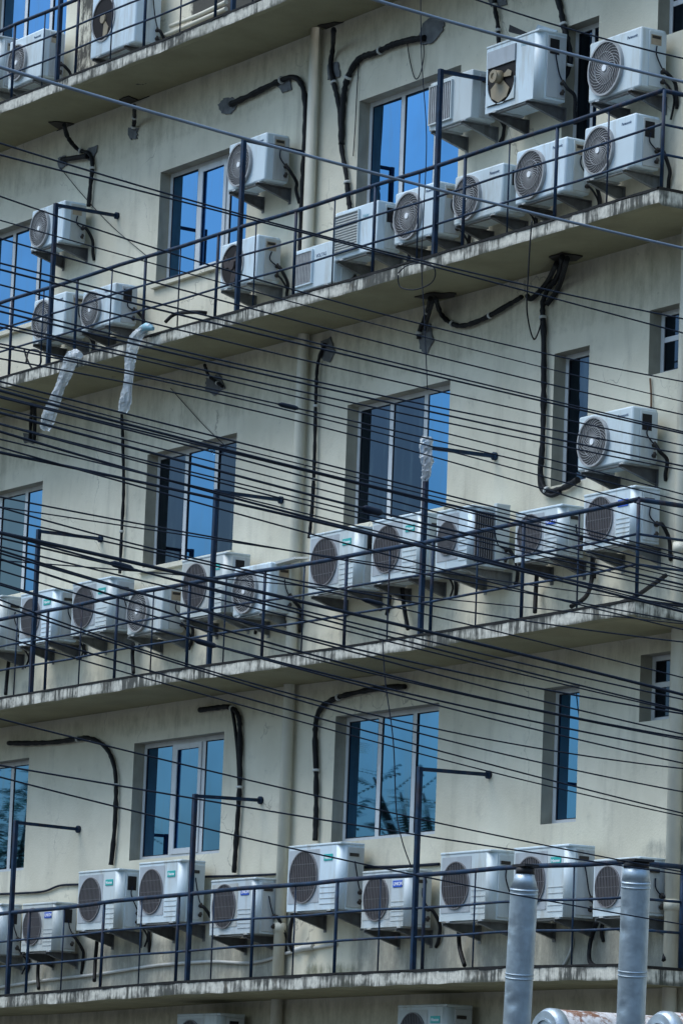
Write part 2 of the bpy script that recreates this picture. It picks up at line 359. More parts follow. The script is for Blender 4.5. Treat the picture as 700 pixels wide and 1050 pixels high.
for (x0, x1, z0, z1, c, k) in holes:              # windows: frame, panes, sill under each window
    n = {'D': 1, 'E': 1}.get(c, 3)
    fy0, fy1 = REV-.045, REV+.02; PY = fy0+.014
    fr = MB(); ft = .045
    fr.box(x0+.001, x0+ft, fy0, fy1, z0+.001, z1-.001); fr.box(x1-ft, x1-.001, fy0, fy1, z0+.001, z1-.001)
    fr.box(x0+ft, x1-ft, fy0+.002, fy1, z0+.001, z0+ft); fr.box(x0+ft, x1-ft, fy0+.002, fy1, z1-ft, z1-.001)
    wd = (x1-x0)/n; bars = []
    for i in range(1, n): bars.append((x0+wd*i, .032))
    if c == 'D' and k == 1: bars.append((x0+.27, .02))
    for bx, hw in bars: fr.box(bx-hw, bx+hw, fy0+.004, fy1, z0+ft, z1-ft)
    if c == 'E': fr.box(x0+ft, x1-ft, fy0+.004, fy1, z0+.30, z0+.345)
    W = fr.build('window', M['frame'], B)
    kinds = PANES.get((c, k), 'd'); edges = [x0+ft] + [e for bx, hw in bars for e in (bx-hw, bx+hw)] + [x1-ft]
    for i in range(0, len(edges), 2):
        kd = kinds[min(i//2, len(kinds)-1)]; a, b_ = edges[i], edges[i+1]
        gk = MB(); q = .009
        for bx in ((a, a+q, z0+ft, z1-ft), (b_-q, b_, z0+ft, z1-ft), (a+q, b_-q, z0+ft, z0+ft+q), (a+q, b_-q, z1-ft-q, z1-ft)): gk.box(bx[0], bx[1], fy0+.007, fy1-.01, bx[2], bx[3])
        gk.build('gasket', M['gasket'], W)
        tl = random.uniform(-.004, .004)          # every pane sits at a slightly different tilt
        if c == 'E':
            for (za, zb) in ((z0+ft, z0+.30), (z0+.345, z1-ft)):
                MB().poly([(a, PY, za), (b_, PY, za), (b_, PY, zb), (a, PY, zb)]).build('pane', M['glassd'], W)
        else:
            MB().poly([(a, PY+tl, z0+ft), (b_, PY-tl, z0+ft), (b_, PY-tl+.002, z1-ft), (a, PY+tl+.002, z1-ft)]).build('pane', M[{'b': 'glass', 'd': 'glassd', 'g': 'glassg'}[kd]], W)
    # opening sash on some windows
    if c == 'B' and k in (-1, 1):
        s_ = MB(); a, b_ = x0+wd+.03, x0+2*wd-.03; t2 = .055
        s_.box(a, a+t2, fy0-.010, fy0+.001, z0+ft, z1-ft, 0); s_.box(b_-t2, b_, fy0-.010, fy0+.001, z0+ft, z1-ft); s_.box(a+t2, b_-t2, fy0-.009, fy0+.001, z0+ft, z0+ft+t2); s_.box(a+t2, b_-t2, fy0-.009, fy0+.001, z1-ft-t2, z1-ft)
        s_.build('opening_sash', M['frame'], W)
    if c in 'ABC' and k in (0, 1):
        MB().box(x0-.03, x1+.03, -.045, .10, z0-.05, z0+.004, 0, .006).build('window_sill', M['wall'], W)

# balcony slabs
DEP = .785
SL = {2: [(-46, 6.56), (-39.4, 6.57), (-35.76, 6.53), (-32, 6.54), (-27.55, 6.54)],
      1: [(-46, 3.52), (-39.08, 3.49), (-35.5, 3.47), (-32.3, 3.44), (-29.6, 3.44), (-27.44, 3.45)],
      0: [(-46, .04), (-38.7, .03), (-35.2, .035), (-32.1, -.01), (-29.4, -.01), (-27.63, 0)],
      -1: [(-46, -3.12), (-38.4, -3.07), (-34.9, -3.0), (-31.9, -2.98), (-29.2, -2.98), (-27.68, -3.0)]}
TH = .14
def slab_z(k, x):
    p = SL[k]
    for (a, za), (b_, zb) in zip(p, p[1:]):
        if x <= b_: return za+(zb-za)*(x-a)/(b_-a)
    return p[-1][1]
for k, p in SL.items():
    m = MB(); n = 90; x0, x1 = p[0][0], p[-1][0]; prof = []
    for i in range(n+1):
        x = x0+(x1-x0)*i/n; z = slab_z(k, x); j = random.uniform(-.006, .006); e = random.uniform(-.004, .004)
        chip = -.022 if random.random() < .05 else 0
        prof.append([m.bm.verts.new(q) for q in ((x, .0, z), (x, -DEP+.02, z), (x, -DEP+e, z-.012), (x, -DEP+e, z-TH+.02+j), (x, -DEP+.03-chip, z-TH+j*.6), (x, -.001, z-TH))])
    for A, C in zip(prof, prof[1:]):
        for q in range(5): m.bm.faces.new((A[q], A[q+1], C[q+1], C[q]))
    m.bm.faces.new(prof[0][::-1]); m.bm.faces.new(prof[-1])
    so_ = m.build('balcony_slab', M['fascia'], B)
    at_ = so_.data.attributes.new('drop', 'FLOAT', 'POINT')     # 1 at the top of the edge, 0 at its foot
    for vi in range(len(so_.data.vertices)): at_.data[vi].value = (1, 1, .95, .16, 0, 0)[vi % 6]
    # thin black bitumen lip along the top of the edge
    l = MB()
    for i in range(n):
        xa, xb = x0+(x1-x0)*i/n, x0+(x1-x0)*(i+1)/n
        h0 = random.uniform(.012, .03)
        l.prism([(xa, -DEP-.004, slab_z(k, xa)-h0+.012), (xb, -DEP-.004, slab_z(k, xb)-random.uniform(.012, .03)+.012), (xb, -DEP-.004, slab_z(k, xb)+.013), (xa, -DEP-.004, slab_z(k, xa)+.013)], (0, .03, 0))
    l.prism([(x1+.003, -DEP-.004, slab_z(k, x1)-.012), (x1+.003, 0, slab_z(k, x1)-.012), (x1+.003, 0, slab_z(k, x1)+.013), (x1+.003, -DEP-.004, slab_z(k, x1)+.013)], (-.03, 0, 0))
    l.build('bitumen_edging', simple('black_bitumen', (.012, .012, .012), .7, 0, .4, 20), B)

# ------------------------------------------------------------------ railings
LV = {2: 'top', 1: 'second from top', 0: 'third from top', -1: 'lowest'}
POST = {0: [(50, 628), (121, 614), (195, 598), (272, 584), (356, 568), (444, 552), (537, 534)],
        -1: [(31, 931), (107, 923), (184, 915), (261, 908), (346, 901), (436, 894), (536, 886)],
        1: [(80, 287), (150, 265), (224, 241), (304, 216), (385, 190), (477, 156), (571, 124)]}
POLES = {2: [-38.2, -34.6], 1: [-38.08, -34.28, -30.85], 0: [-38.1, -34.52, -30.86], -1: [-38.28, -34.67, -30.79]}
for k in (2, 1, 0, -1):
    yr = -DEP+.035; xc = SL[k][-1][0]-.02
    rl = empty('balcony_railing', (-34, yr, slab_z(k, -34)), {2: 'navy steel railing of the topmost balcony, cut by the upper edge', 1: 'navy steel railing of the second balcony, ending at a corner post', 0: 'navy steel railing of the third balcony, behind the densest cables', -1: 'navy steel railing of the lowest balcony, behind the two metal ducts'}[k], 'railing', 'balcony railings')
    px = sorted(at(x, y, yr).x for x, y in POST.get(k, POST[0]))
    sp_ = (px[-1]-px[0])/(len(px)-1)
    while px[0] > -44: px.insert(0, px[0]-sp_)
    def line(h, y=yr):
        n = 30
        return [(-45.8+(xc+45.8)*i/n, y, slab_z(k, -45.8+(xc+45.8)*i/n)+h+.006*math.sin(i*1.7+k)) for i in range(n+1)]
    zc = slab_z(k, xc)
    for nm, h, r in (('top_rail', .845, .021), ('middle_rail', .555, .0115), ('lower_rail', .30, .0115)):
        MB().tube(line(h)+[(xc, yr+.001, zc+h), (xc, -.03, zc+h)] if False else line(h), r, 8).tube([(xc, yr, zc+h), (xc, -.01, zc+h)], r, 8).build(nm, M['rail'], rl)
    for x in px + [xc]:
        MB().tube([(x, yr, slab_z(k, x)-.01), (x+random.uniform(-.008, .008), yr, slab_z(k, x)+.85)], .016, 8).build('post', M['rail'], rl)
    MB().tube([(xc, -.16, zc-.01), (xc, -.16, zc+.85)], .024, 8).build('post', M['rail'], rl)
    full = px+[xc]
    for a, b_ in zip(full, full[1:]):
        x = (a+b_)/2+random.uniform(-.04, .04)
        MB().tube([(x, yr, slab_z(k, x)-.01), (x, yr, slab_z(k, x)+.85)], .0085, 6).build('baluster', M['rail'], rl)
    for x in POLES[k]:
        z0 = slab_z(k, x); z1 = z0+{2: 1.76, 1: 1.745, 0: 1.725, -1: 1.80}[k]
        po = MB().box(x-.022, x+.022, yr-.022, yr+.022, z0-.005, z1, 0, .004, 1).build('support_pole', M['rail'], rl)
        dz = random.uniform(-.015, .02)
        am = MB().prism([(x-.016, yr+.022, z1-.036), (x+.016, yr+.022, z1-.036), (x+.016, yr+.022, z1-.004), (x-.016, yr+.022, z1-.004)], (0, -yr-.027, dz))
        am.tube([(x, -.030, z1-.02+dz), (x, -.002, z1-.02+dz)], .038, 12)
        am.build('wall_arm', M['rail'], po)

# ------------------------------------------------------------------ air conditioners
def spiral(m, c, ri, ro, y, n, w, mi, turn=1.0, depth=.006):
    for k in range(n):
        a0 = 2*math.pi*k/n; L_ = []; Rr = []
        for j in range(8):
            t = j/7; r = ri+(ro-ri)*t; a = a0-turn*(t**1.3); ww = w/2
            p = Vector((c[0]+r*math.cos(a), c[1]+r*math.sin(a))); tr = Vector((-math.sin(a), math.cos(a)))*ww
            L_.append((p.x-tr.x, y, p.y-tr.y)); Rr.append((p.x+tr.x, y, p.y+tr.y))
        va = [m.bm.verts.new(p) for p in L_]; vb = [m.bm.verts.new(p) for p in Rr]
        for j in range(7): m.bm.faces.new((va[j], va[j+1], vb[j+1], vb[j])).material_index = mi
def ac(kind, xl, yt, yb, xr, label, short, dep=.27, back=.09, mat='ac', badge=None, fan=None, side='label', hose=1, bracket=True, brand='Panasonic', scale_top=0, nofan=False, dang=None, group='outdoor air conditioner units on the wall'):
    yf = -(back+dep); ym = (yt+yb)/2
    a = at(xl, ym, yf); x0 = a.x; z1 = at(xl, yt, yf).z; z0 = at(xl, yb, yf).z; x1 = at(xr, ym, yf).x
    W, H = x1-x0, z1-z0; yk = -back
    o = empty('air_conditioner', (x0+W/2, (yf+yk)/2, z0), label, 'air conditioner', group)
    am, sm = M[mat], M['acside']
    rnd = random.Random(int(xl*7+yt))
    bev = .02 if kind in 'PH' else .012
    b = MB()
    if kind in 'SO': b.box(x0, x1, yf, yk, z0, z1-.012, 0, vert_bev=.07)
    else: b.box(x0, x1, yf, yk, z0, z1, 0, bev)
    b.build('body', am, o)
    if kind in 'SO':
        t = MB().box(x0-.006, x1+.004, yf-.006, yk+.004, z1-.012, z1+.012, 0, .008, 2)
        t.build('top_cover', am, o)
    # ---- front
    fy = yf
    if kind == 'P' or kind == 'H':
        rr = min(.245, H*.44, W*.34) if not fan else fan
        c = (x0+.035+rr, z0+H*.48)
        if kind == 'P':
            g_ = MB(); g_.disc(c, rr, fy-.022, fy+.002, 48, 0); g_.ring(c, rr*.955, rr*1.03, fy-.034, fy+.002, 48, 1)
            spiral(g_, c, rr*.16, rr*.96, fy-.028, 26, .0075, 1, 1.25)
            for q in (.6,): g_.ring(c, rr*q-.0015, rr*q+.0015, fy-.030, fy-.022, 40, 1)
            g_.build('fan_grille', [M['swirl'], M['rib']], o)
            MB().disc(c, rr*.13, fy-.036, fy-.022, 20).build('grille_hub', M['hub'], o)
        else:
            g_ = MB(); g_.disc(c, rr, fy-.003, fy+.002, 48, 0); g_.ring(c, rr*.98, rr*1.05, fy-.012, fy+.002, 48, 1)
            g_.build('fan_opening', [M['dark'], M['rib']], o)
            fn = MB()
            for q in range(1 if nofan else 3):
                an = 2*math.pi*q/3+(-1.2 if nofan else .7)
                P = lambda r, s_: (c[0]+r*math.cos(an+s_), fy-.009, c[1]+r*math.sin(an+s_))
                fn.prism([P(.04, 0), P(rr*.85, -.35), P(rr*.88, .1), P(rr*.7, .45), P(.05, .6)], (0, .004, 0))
            fn.disc(c, .05, fy-.02, fy-.004, 16)
            fn.build('fan_blade', M['cream'] if nofan else M['fanback'], o)
        if brand and kind == 'P':
            text('brand_name', brand, x0+W*.735 if W > .7 else x0+W*.70, z1-.085, fy-.001, min(.042, W*.05), M['text'], o, .0006)
    elif kind == 'S':
        pw = W*.60
        rr = min(pw*.44, H*.40) if not fan else fan
        c = (x0+.02+pw/2, z0+H*.52)
        MB().box(x0+.02, x0+.012+pw, fy-.006, fy+.002, z0+.07, z1-.035, 0, .004, 1).build('guard_panel', M['acgrey'] if mat != 'ac2' else M['acside'], o)
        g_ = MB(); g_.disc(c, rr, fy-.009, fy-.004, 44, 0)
        s_ = rr*2/16
        for i in range(1, 16):
            X = c[0]-rr+s_*i; h = math.sqrt(max(0, rr*rr-(X-c[0])**2)); g_.box(X-.0022, X+.0022, fy-.018, fy-.013, c[1]-h, c[1]+h, 1)
        for q in (-.52, -.02, .5):
            h = math.sqrt(rr*rr-(q*rr)**2); g_.box(c[0]-h, c[0]+h, fy-.0125, fy-.0095, c[1]+q*rr-.003, c[1]+q*rr+.003, 1)
        g_.ring(c, rr*.985, rr*1.03, fy-.019, fy-.004, 44, 1)
        g_.build('fan_guard', [M['fanback'], M['guard']], o)
        # pressed lines on the plain front panel
        ln = MB(); xa, xb = x0+pw+.03, x1-.075
        for q in range(5):
            zz = z0+.05+q*H*.085
            ln.box(xa, xb, fy-.004, fy+.001, zz, zz+.006, 0)
        ln.build('panel_rib', M['acside'], o)
        if badge:
            bw, bh = min(.15, (xb-xa)*.9), .062; bx = xa+(xb-xa-bw)/2; bz = z1-.155
            bd = MB().box(bx, bx+bw, fy-.006, fy+.001, bz, bz+bh, 0, .002, 1).build('badge', M[badge], o)
            text('badge_lettering', 'Hisense' if badge == 'teal' else 'UNION', bx+bw*.08, bz+bh*.28, fy-.0065, bw*.26 if badge == 'teal' else bw*.29, M['textw'], bd, .0008)
    elif kind == 'G':
        gw = W*(.54 if fan is None else fan); xa = x0+.03; zb, zt = z0+.06, z1-.05
        g_ = MB(); g_.box(xa, xa+gw, fy-.006, fy+.002, zb, zt, 0)
        n = 11
        if dang == 'v':
            for i in range(n+1): X = xa+gw*i/n; g_.box(X-.008, X+.008, fy-.020, fy-.006, zb, zt, 1)
        else:
            for i in range(15): Z = zb+(zt-zb)*i/14; g_.box(xa, xa+gw, fy-.017, fy-.006, Z-.007, Z+.005, 1)
        for q in ((xa-.012, xa, zb-.012, zt+.012), (xa+gw, xa+gw+.012, zb-.012, zt+.012)): g_.box(q[0], q[1], fy-.024, fy+.001, q[2], q[3], 2)
        for q in ((zb-.012, zb), (zt, zt+.012)): g_.box(xa, xa+gw, fy-.024, fy+.001, q[0], q[1], 2)
        g_.build('coil_grille', [M['fanback'] if dang == 'v' else M['acgrey'], M['rib'] if dang == 'v' else M['acside'], am], o)
        if brand: text('brand_name', brand, xa+gw+.055, z1-.13, fy-.001, .05, M['text' if brand == 'VOLTAS' else 'paleblue'], o, .0006)
    elif kind == 'O':                              # front cover torn off: open box with the bare motor and blade inside
        pw = W*.57; xa, xb, zb, zt = x0+.03, x0+pw, z0+.06, z1-.05
        f_ = MB(); f_.box(xa, xb, fy-.004, fy+.001, zb, zt, 0)
        f_.build('open_fan_bay', M['dark'], o)
        p_ = MB(); p_.box(xa+.002, xb-.002, fy-.016, fy-.005, zt-(zt-zb)*.31, zt-.002)
        p_.build('torn_grille_sheet', M['acgrey'], o)
        c = ((xa+xb)/2+.01, zb+(zt-zb)*.40)
        s_ = MB(); rr = (xb-xa)*.49; n = 16                     # shroud: panel with a round cut at its lower side
        pts = [(xa, fy-.006, zb), (xb, fy-.006, zb)] + [(xb, fy-.006, c[1])] + [(c[0]+rr*math.cos(-math.pi*i/n), fy-.006, c[1]+rr*1.0*math.sin(-math.pi*i/n)) for i in range(n+1)] + [(xa, fy-.006, c[1])]
        s_.prism(pts, (0, -.008, 0)); s_.build('fan_shroud', am, o)
        bl = MB(); P = lambda r, an: (c[0]+r*math.cos(an), fy-.020, c[1]+.02+r*math.sin(an))
        bl.prism([P(.03, 3.3), P(rr*.80, 3.6), P(rr*.99, 4.0), P(rr*1.04, 4.6), P(rr*1.0, 5.2), P(rr*.85, 5.6), P(.03, 5.7)], (0, .006, -.0))
        bl.prism([P(.03, .1), P(rr*.75, -.05), P(rr*.8, .2), P(rr*.6, .5), P(.03, .7)], (0, .006, 0))
        bl.build('fan_blade', M['cream'], o)
        h_ = MB().tube([(c[0]-.01, fy-.012, c[1]+.03), (c[0]-.02, fy-.085, c[1]+.03)], [.062, .055], 18); h_.ring((c[0]-.02, c[1]+.03), .03, .06, fy-.092, fy-.08, 18)
        h_.build('fan_hub', M['cream'], o)
        text('brand_name', 'Hitachi', x0+W*.66, z1-.10, fy-.001, .045, M['paleblue'], o)
    # ---- right-hand side: cover, valves, sticker, hatch
    sx = x1
    if side == 'fins':
        fn = MB(); ya, yb2 = yf+.03, yf+dep*.56
        fn.box(sx-.001, sx+.006, ya, yb2, z0+.03, z1-.04, 0)
        for i in range(9): Y = ya+(yb2-ya)*i/8; fn.box(sx+.006, sx+.016, Y-.004, Y+.004, z0+.03, z1-.04, 1)
        fn.build('coil_fins', [M['dark'], M['guard']], o)
        MB().box(sx-.02, sx+.03, yf+dep*.60, yk-.01, z0+.02, z1+.05, 0, .006).build('service_cover', M['ac2'], o)
    else:
        MB().box(sx-.001, sx+.010, yf+dep*.30, yk-.004, z0+.02, z1-.03, 0, .004, 1).build('service_cover', sm if mat == 'ac2' or rnd.random() < .4 else M['ac2'], o)
    sx2 = sx+.0105; yc = yf+dep*.55
    if side == 'label':
        MB().box(sx2-.001, sx2+.002, yc-.05, yc+.06, z1-.15, z1-.06, 0).build('rating_label', M['label'], o)
        MB().box(sx2+.0015, sx2+.003, yc-.04, yc+.05, z1-.095, z1-.068, 0).build('warning_strip', M['labeldk'], o)
    elif side == 'hatch':
        MB().box(sx2-.001, sx2+.003, yc-.05, yc+.05, z1-.20, z1-.06, 0).build('cable_hatch', M['dark'], o)
    elif side == 'slot':
        MB().box(sx2-.001, sx2+.012, yc-.05, yc+.05, z1-.115, z1-.085, 0, .003, 1).build('side_handle', M['labeldk'], o)
    for q in (.07, .16):                           # valves
        MB().tube([(sx2-.005, yk-.05, z0+q), (sx2+.04, yk-.055, z0+q+.01)], .016, 8).tube([(sx2+.03, yk-.055, z0+q-.02), (sx2+.03, yk-.055, z0+q+.03)], .012, 8).build('valve', M['labeldk'], o)
    if hose:
        j = lambda s=.03: rnd.uniform(-s, s)
        pts = [(sx2+.04, yk-.055, z0+.16), (sx2+.07, yk-.03, z0+.13+j()), (sx2+.075, -.045, z0+.02+j(.04)), (sx2+.06+j(), -.03, z0-.09+j(.04)), (sx2+.02+j(.06), -.005, z0-.17+j(.06))]
        MB().tube(smooth_path(pts, 5), .017, 8).build('insulated_hose', M['tape'], o)
        if rnd.random() < .5:
         pts = [(sx2+.04, yk-.055, z0+.07), (sx2+.07, yk-.02, z0+.02), (sx2+.05, -.035, z0-.07), (sx2-.03+j(), -.025, z0-.20+j(.05))]
         MB().tube(smooth_path(pts, 5), .010, 8).build('insulated_hose', M['tape'], o)
        pc = [(sx2+.004, yc+.01, z1-.16), (sx2+.02, yc+.0+j(.02), z1-.24), (sx2+.018, yc+.05, z1-H*.62), (sx2+.03, yk-.05, z0+.17)]
        MB().tube(smooth_path(pc, 6), .0065, 6).build('power_cable', M['cable'], o)
    # feet
    for q in (.16, .80): MB().box(x0+W*q, x0+W*q+.06, yf-.012, yk, z0-.014, z0+.002, 0).build('foot', M['acside'], o)
    # wall bracket: two triangular arms, each a part
    if bracket:
        br = empty('wall_bracket', (x0+W/2, 0, z0-.02), 'steel wall bracket carrying the '+short, 'bracket', 'steel brackets under the air conditioners')
        mt = M['steel'] if rnd.random() < .35 else M['steeldk']
        for q in (.13, .83):
            X = x0+W*q; zt = z0-.015
            k_ = MB(); k_.box(X, X+.045, yf-.035, -.002, zt-.005, zt, 0); k_.box(X, X+.005, yf-.035, -.002, zt-.028, zt-.005, 0)
            k_.box(X, X+.045, -.007, -.002, zt-.16, zt-.005, 0)
            k_.prism([(X+.001, yf-.02, zt-.028), (X+.001, -.008, zt-.028), (X+.001, -.008, zt-.135)], (.004, 0, 0))
            k_.prism([(X+.005, yf-.02, zt-.030), (X+.005, -.008, zt-.137), (X+.005, -.008, zt-.133), (X+.005, yf-.02, zt-.026)], (.034, 0, 0))
            k_.build('bracket_arm', mt, br)
        k_ = MB(); k_.box(x0+W*.13+.045, x0+W*.83, yf+.0, yf+.04, z0-.022, z0-.017, 0); k_.build('cross_bar', mt, br)
    return o

exec_ac = [
 # top balcony
 ('P', 9, 44, 92, 43, 'round-grille unit on the top balcony under the blue window, at upper left corner', 'unit below the topmost window', dict(fan=.20)),
 ('S', -34, 52, 102, -2, 'unit showing only its grey side, cut by the left edge of the topmost balcony', 'cut-off unit of the top balcony', dict(mat='ac2')),
 ('H', 94, -14, 61, 139, 'large white unit with broken-open fan hole on the top balcony', 'large broken unit of the top balcony', dict(dep=.30, nofan=True, fan=.235)),
 # second balcony, upper row
 ('P', 603, 45, 106, 656, 'highest round-grille unit at upper right, brown sticker on its side, beside narrow window', 'highest unit at upper right', dict()),
 ('O', 498, 50, 117, 551, 'white unit with its front torn off, bare cream fan blade showing', 'unit with the torn-off front', dict(side='hatch', dep=.30)),
 ('G', 440, 86, 135, 483, 'white unit with tall rectangular slatted grille, hung at the wide window, second balcony', 'slatted unit at the wide window', dict(brand=None, dang='v', side='slot', mat='ac2', fan=.50)),
 ('P', 234, 149, 197, 272, 'round-grille unit mounted high beside cream downpipe, touching the window behind it', 'high unit beside the cream downpipe', dict()),
 ('P', 32, 217, 258, 65, 'round-grille unit mounted high under the bent black pipe at far left', 'high unit at far left', dict()),
 # second balcony, lower row
 ('P', 598, 132, 186, 650, 'rightmost round-grille unit standing at the railing corner of the second balcony', 'unit at the second balcony corner', dict(side='hatch')),
 ('P', 528, 156, 211, 579, 'round-grille unit second from the railing corner, second balcony, cable down its side', 'second unit from the railing corner', dict()),
 ('P', 465, 182, 232, 514, 'round-grille unit third from the railing corner, second balcony, below the slatted unit', 'unit below the slatted one', dict(side='hatch')),
 ('P', 404, 199, 252, 447, 'round-grille unit directly in front of the wide window on the second balcony', 'unit in front of the wide window', dict()),
 ('G', 343, 219, 268, 386, 'unit with square grey horizontal grille, right of the cream downpipe, second balcony', 'square grey-grilled unit', dict(brand='Haier', side='hatch')),
 ('G', 302, 258, 301, 342, 'unit with brown vertical-slat grille standing at the foot of the cream downpipe', 'brown-slatted unit by the downpipe', dict(brand='VOLTAS', dang='v', side=None, hose=0, fan=.42)),
 ('H', 226, 252, 298, 263, 'unit with empty black fan hole on the second balcony below the middle window', 'unit with the empty fan hole', dict()),
 ('P', 84, 300, 341, 117, 'round-grille unit with dark hatch on its side, above the hanging plastic sleeves', 'unit above the plastic sleeves', dict(side='hatch')),
 ('P', 34, 309, 353, 66, 'round-grille unit behind the leftmost tall pole of the second balcony', 'unit behind the leftmost pole', dict()),
 # third balcony
 ('P', 592, 428, 484, 647, 'round-grille unit hung alone above the others, right of narrow navy window', 'lone raised unit, third balcony', dict(side='hatch', hose=1)),
 ('S', 598, 509, 564, 650, 'unit with blue badge at the railing corner of the third balcony', 'blue-badged unit at the corner', dict(badge='blue', side='slot', dep=.26)),
 ('S', 528, 527, 577, 575, 'unit with blue badge, second from the railing corner on the third balcony', 'second blue-badged unit, third balcony', dict(badge='blue', side='slot', dep=.24)),
 ('S', 447, 526, 585, 483, 'unit with dark bare coil fins on its open side, third balcony', 'unit with bare coil fins', dict(side='fins', dep=.40)),
 ('S', 381, 536, 599, 431, 'teal-badged unit behind the plastic-wrapped pole on the third balcony', 'unit behind the plastic-wrapped pole', dict(badge='teal', side='slot')),
 ('S', 317, 550, 611, 366, 'teal-badged unit just right of the cream downpipe on the third balcony', 'teal-badged unit, downpipe, third balcony', dict(badge='teal', side='hatch')),
 ('P', 239, 583, 633, 276, 'round-grille unit with loose tilted top plate, left of the downpipe, third balcony', 'unit with the tilted top plate', dict(brand=None)),
 ('S', 186, 576, 635, 231, 'grey-grilled unit under the middle window of the third balcony', 'unit under third balcony middle window', dict(badge='teal', side='hatch', mat='ac2')),
 ('P', 131, 606, 652, 166, 'unit with round grille and white hub below left jamb of the middle window, third balcony', 'white-hub unit, third balcony', dict(brand=None, mat='ac2')),
 ('S', 74, 600, 652, 113, 'teal-badged unit on the third balcony below the thin vertical black pipe', 'unit below the thin black pipe', dict(badge='teal', side='slot')),
 ('S', 21, 611, 662, 56, 'teal-badged unit on the third balcony below the leftmost window', 'teal unit below the leftmost window', dict(badge='teal', side='slot')),
 ('S', -36, 619, 672, 1, 'unit showing only its grey side, cut by the left edge on the third balcony', 'cut-off unit of the third balcony', dict(mat='ac2', side='slot')),
 # lowest balcony
 ('S', 608, 883, 940, 655, 'plain unit behind the right-hand metal duct on the lowest balcony', 'unit behind the right-hand duct', dict(side='slot', dep=.26)),
#('S', 690, 886, 935, 738, 'unit half outside the right edge, beside the pale corner pipe, lowest balcony', 'unit beside the pale corner pipe', dict(side='slot')),
 ('S', 526, 871, 943, 582, 'big unit behind the left-hand metal duct on the lowest balcony', 'big unit behind the left-hand duct', dict(badge='teal', side='slot')),
 ('S', 451, 876, 945, 502, 'big unbadged unit left of the ducts on the lowest balcony', 'big unbadged unit', dict(side='slot')),
 ('S', 371, 895, 952, 418, 'small unit with blue badge at the tall pole below the rightmost wide window', 'blue-badged unit at the pole', dict(badge='blue', side='slot', mat='ac2', dep=.25)),
 ('S', 295, 869, 935, 348, 'tall teal-badged unit standing in front of the cream downpipe, lowest balcony', 'tall unit before the downpipe', dict(badge='teal', side='slot', dep=.26)),
 ('S', 216, 904, 959, 261, 'small blue-badged unit left of the cream downpipe on the lowest balcony', 'blue-badged unit left of the downpipe', dict(badge='blue', side='slot', mat='ac2', dep=.25)),
 ('S', 142, 886, 947, 185, 'teal-badged unit right of another teal one, under the window with open sash', 'right unit of the teal pair', dict(badge='teal', side='slot')),
 ('S', 80, 895, 954, 121, 'teal-badged unit with dark hatch, left one of the close pair on the lowest balcony', 'left unit of the teal pair', dict(badge='teal', side='hatch')),
 ('S', 23, 928, 976, 57, 'small blue-badged unit, leftmost badge on the lowest balcony', 'leftmost blue-badged unit', dict(badge='blue', side='hatch', mat='ac2', dep=.24)),
 ('S', -34, 930, 980, 1, 'unit showing only its grey side, cut by the left edge on the lowest balcony', 'cut-off unit of the lowest balcony', dict(mat='ac2', side='hatch', dep=.24)),
 # below the lowest balcony
 ('S', 407, 1032, 1096, 457, 'shaded teal-badged unit on the wall below the lowest balcony', 'shaded unit below the lowest balcony', dict(badge='teal', side='slot', mat='ac2')),
 ('S', 181, 1041, 1100, 225, 'unit whose top just shows at the bottom edge below the lowest balcony', 'unit at the bottom edge', dict(side='hatch', mat='ac2')),
]
for (kd, xl, yt, yb, xr, lab, sh, kw) in exec_ac: ac(kd, xl, yt, yb, xr, lab, sh, **kw)

# ------------------------------------------------------------------ downpipes
def downpipe(x, y, r, z0, z1, label):
    o = empty('downpipe', (x, y, z0), label, 'pipe')
    MB().tube([(x, y, z0), (x, y, z1)], r, 20).build('pipe_barrel', M['pvc'], o)
    z = z0+1.1
    while z < z1:
        MB().tube([(x, y, z), (x, y, z+.09)], r*1.13, 20).build('pipe_socket', M['pvc'], o); z += 3.
    return o
downpipe(-34.12, -.075, .056, GZ, ZT-.5, 'cream downpipe running down the wall between the two columns of wide windows')
xq = at(694, 700, -.08).x
downpipe(xq, -.08, .062, GZ, ZT-.5, 'pale vertical pipe at the right end of the wall')

# ------------------------------------------------------------------ black refrigerant pipes on the wall, with cement patches
def patch(pts2, parent, y=-.004, th=.014, mat='cement'):
    pts = []
    n = len(pts2)
    for i in range(n):                             # ragged outline
        a = Vector(pts2[i]); b_ = Vector(pts2[(i+1) % n])
        for j in range(5):
            q = a.lerp(b_, j/5)+Vector((random.uniform(-1, 1), random.uniform(-1, 1)))*.9
            p = at(q.x, q.y, y); pts.append((p.x, p.y, p.z))
    return MB().prism(pts, (0, -th, 0)).build('cement_patch', M[mat], parent)
def soffit_patch(pts2, parent, k):
    z = slab_z(k, at(pts2[0][0], pts2[0][1], -.3).x)-TH-.003
    pts = []
    n = len(pts2)
    for i in range(n):
        a = Vector(pts2[i]); b_ = Vector(pts2[(i+1) % n])
        for j in range(4):
            q = a.lerp(b_, j/4)+Vector((random.uniform(-1, 1), random.uniform(-.5, .5)))*.7
            p = atz(q.x, q.y, z); pts.append((p.x, min(p.y, -.01), z))
    return MB().prism(pts, (0, 0, -.01)).build('soffit_patch', M['labeldk'], parent)
PG = 'black insulated pipes on the wall'
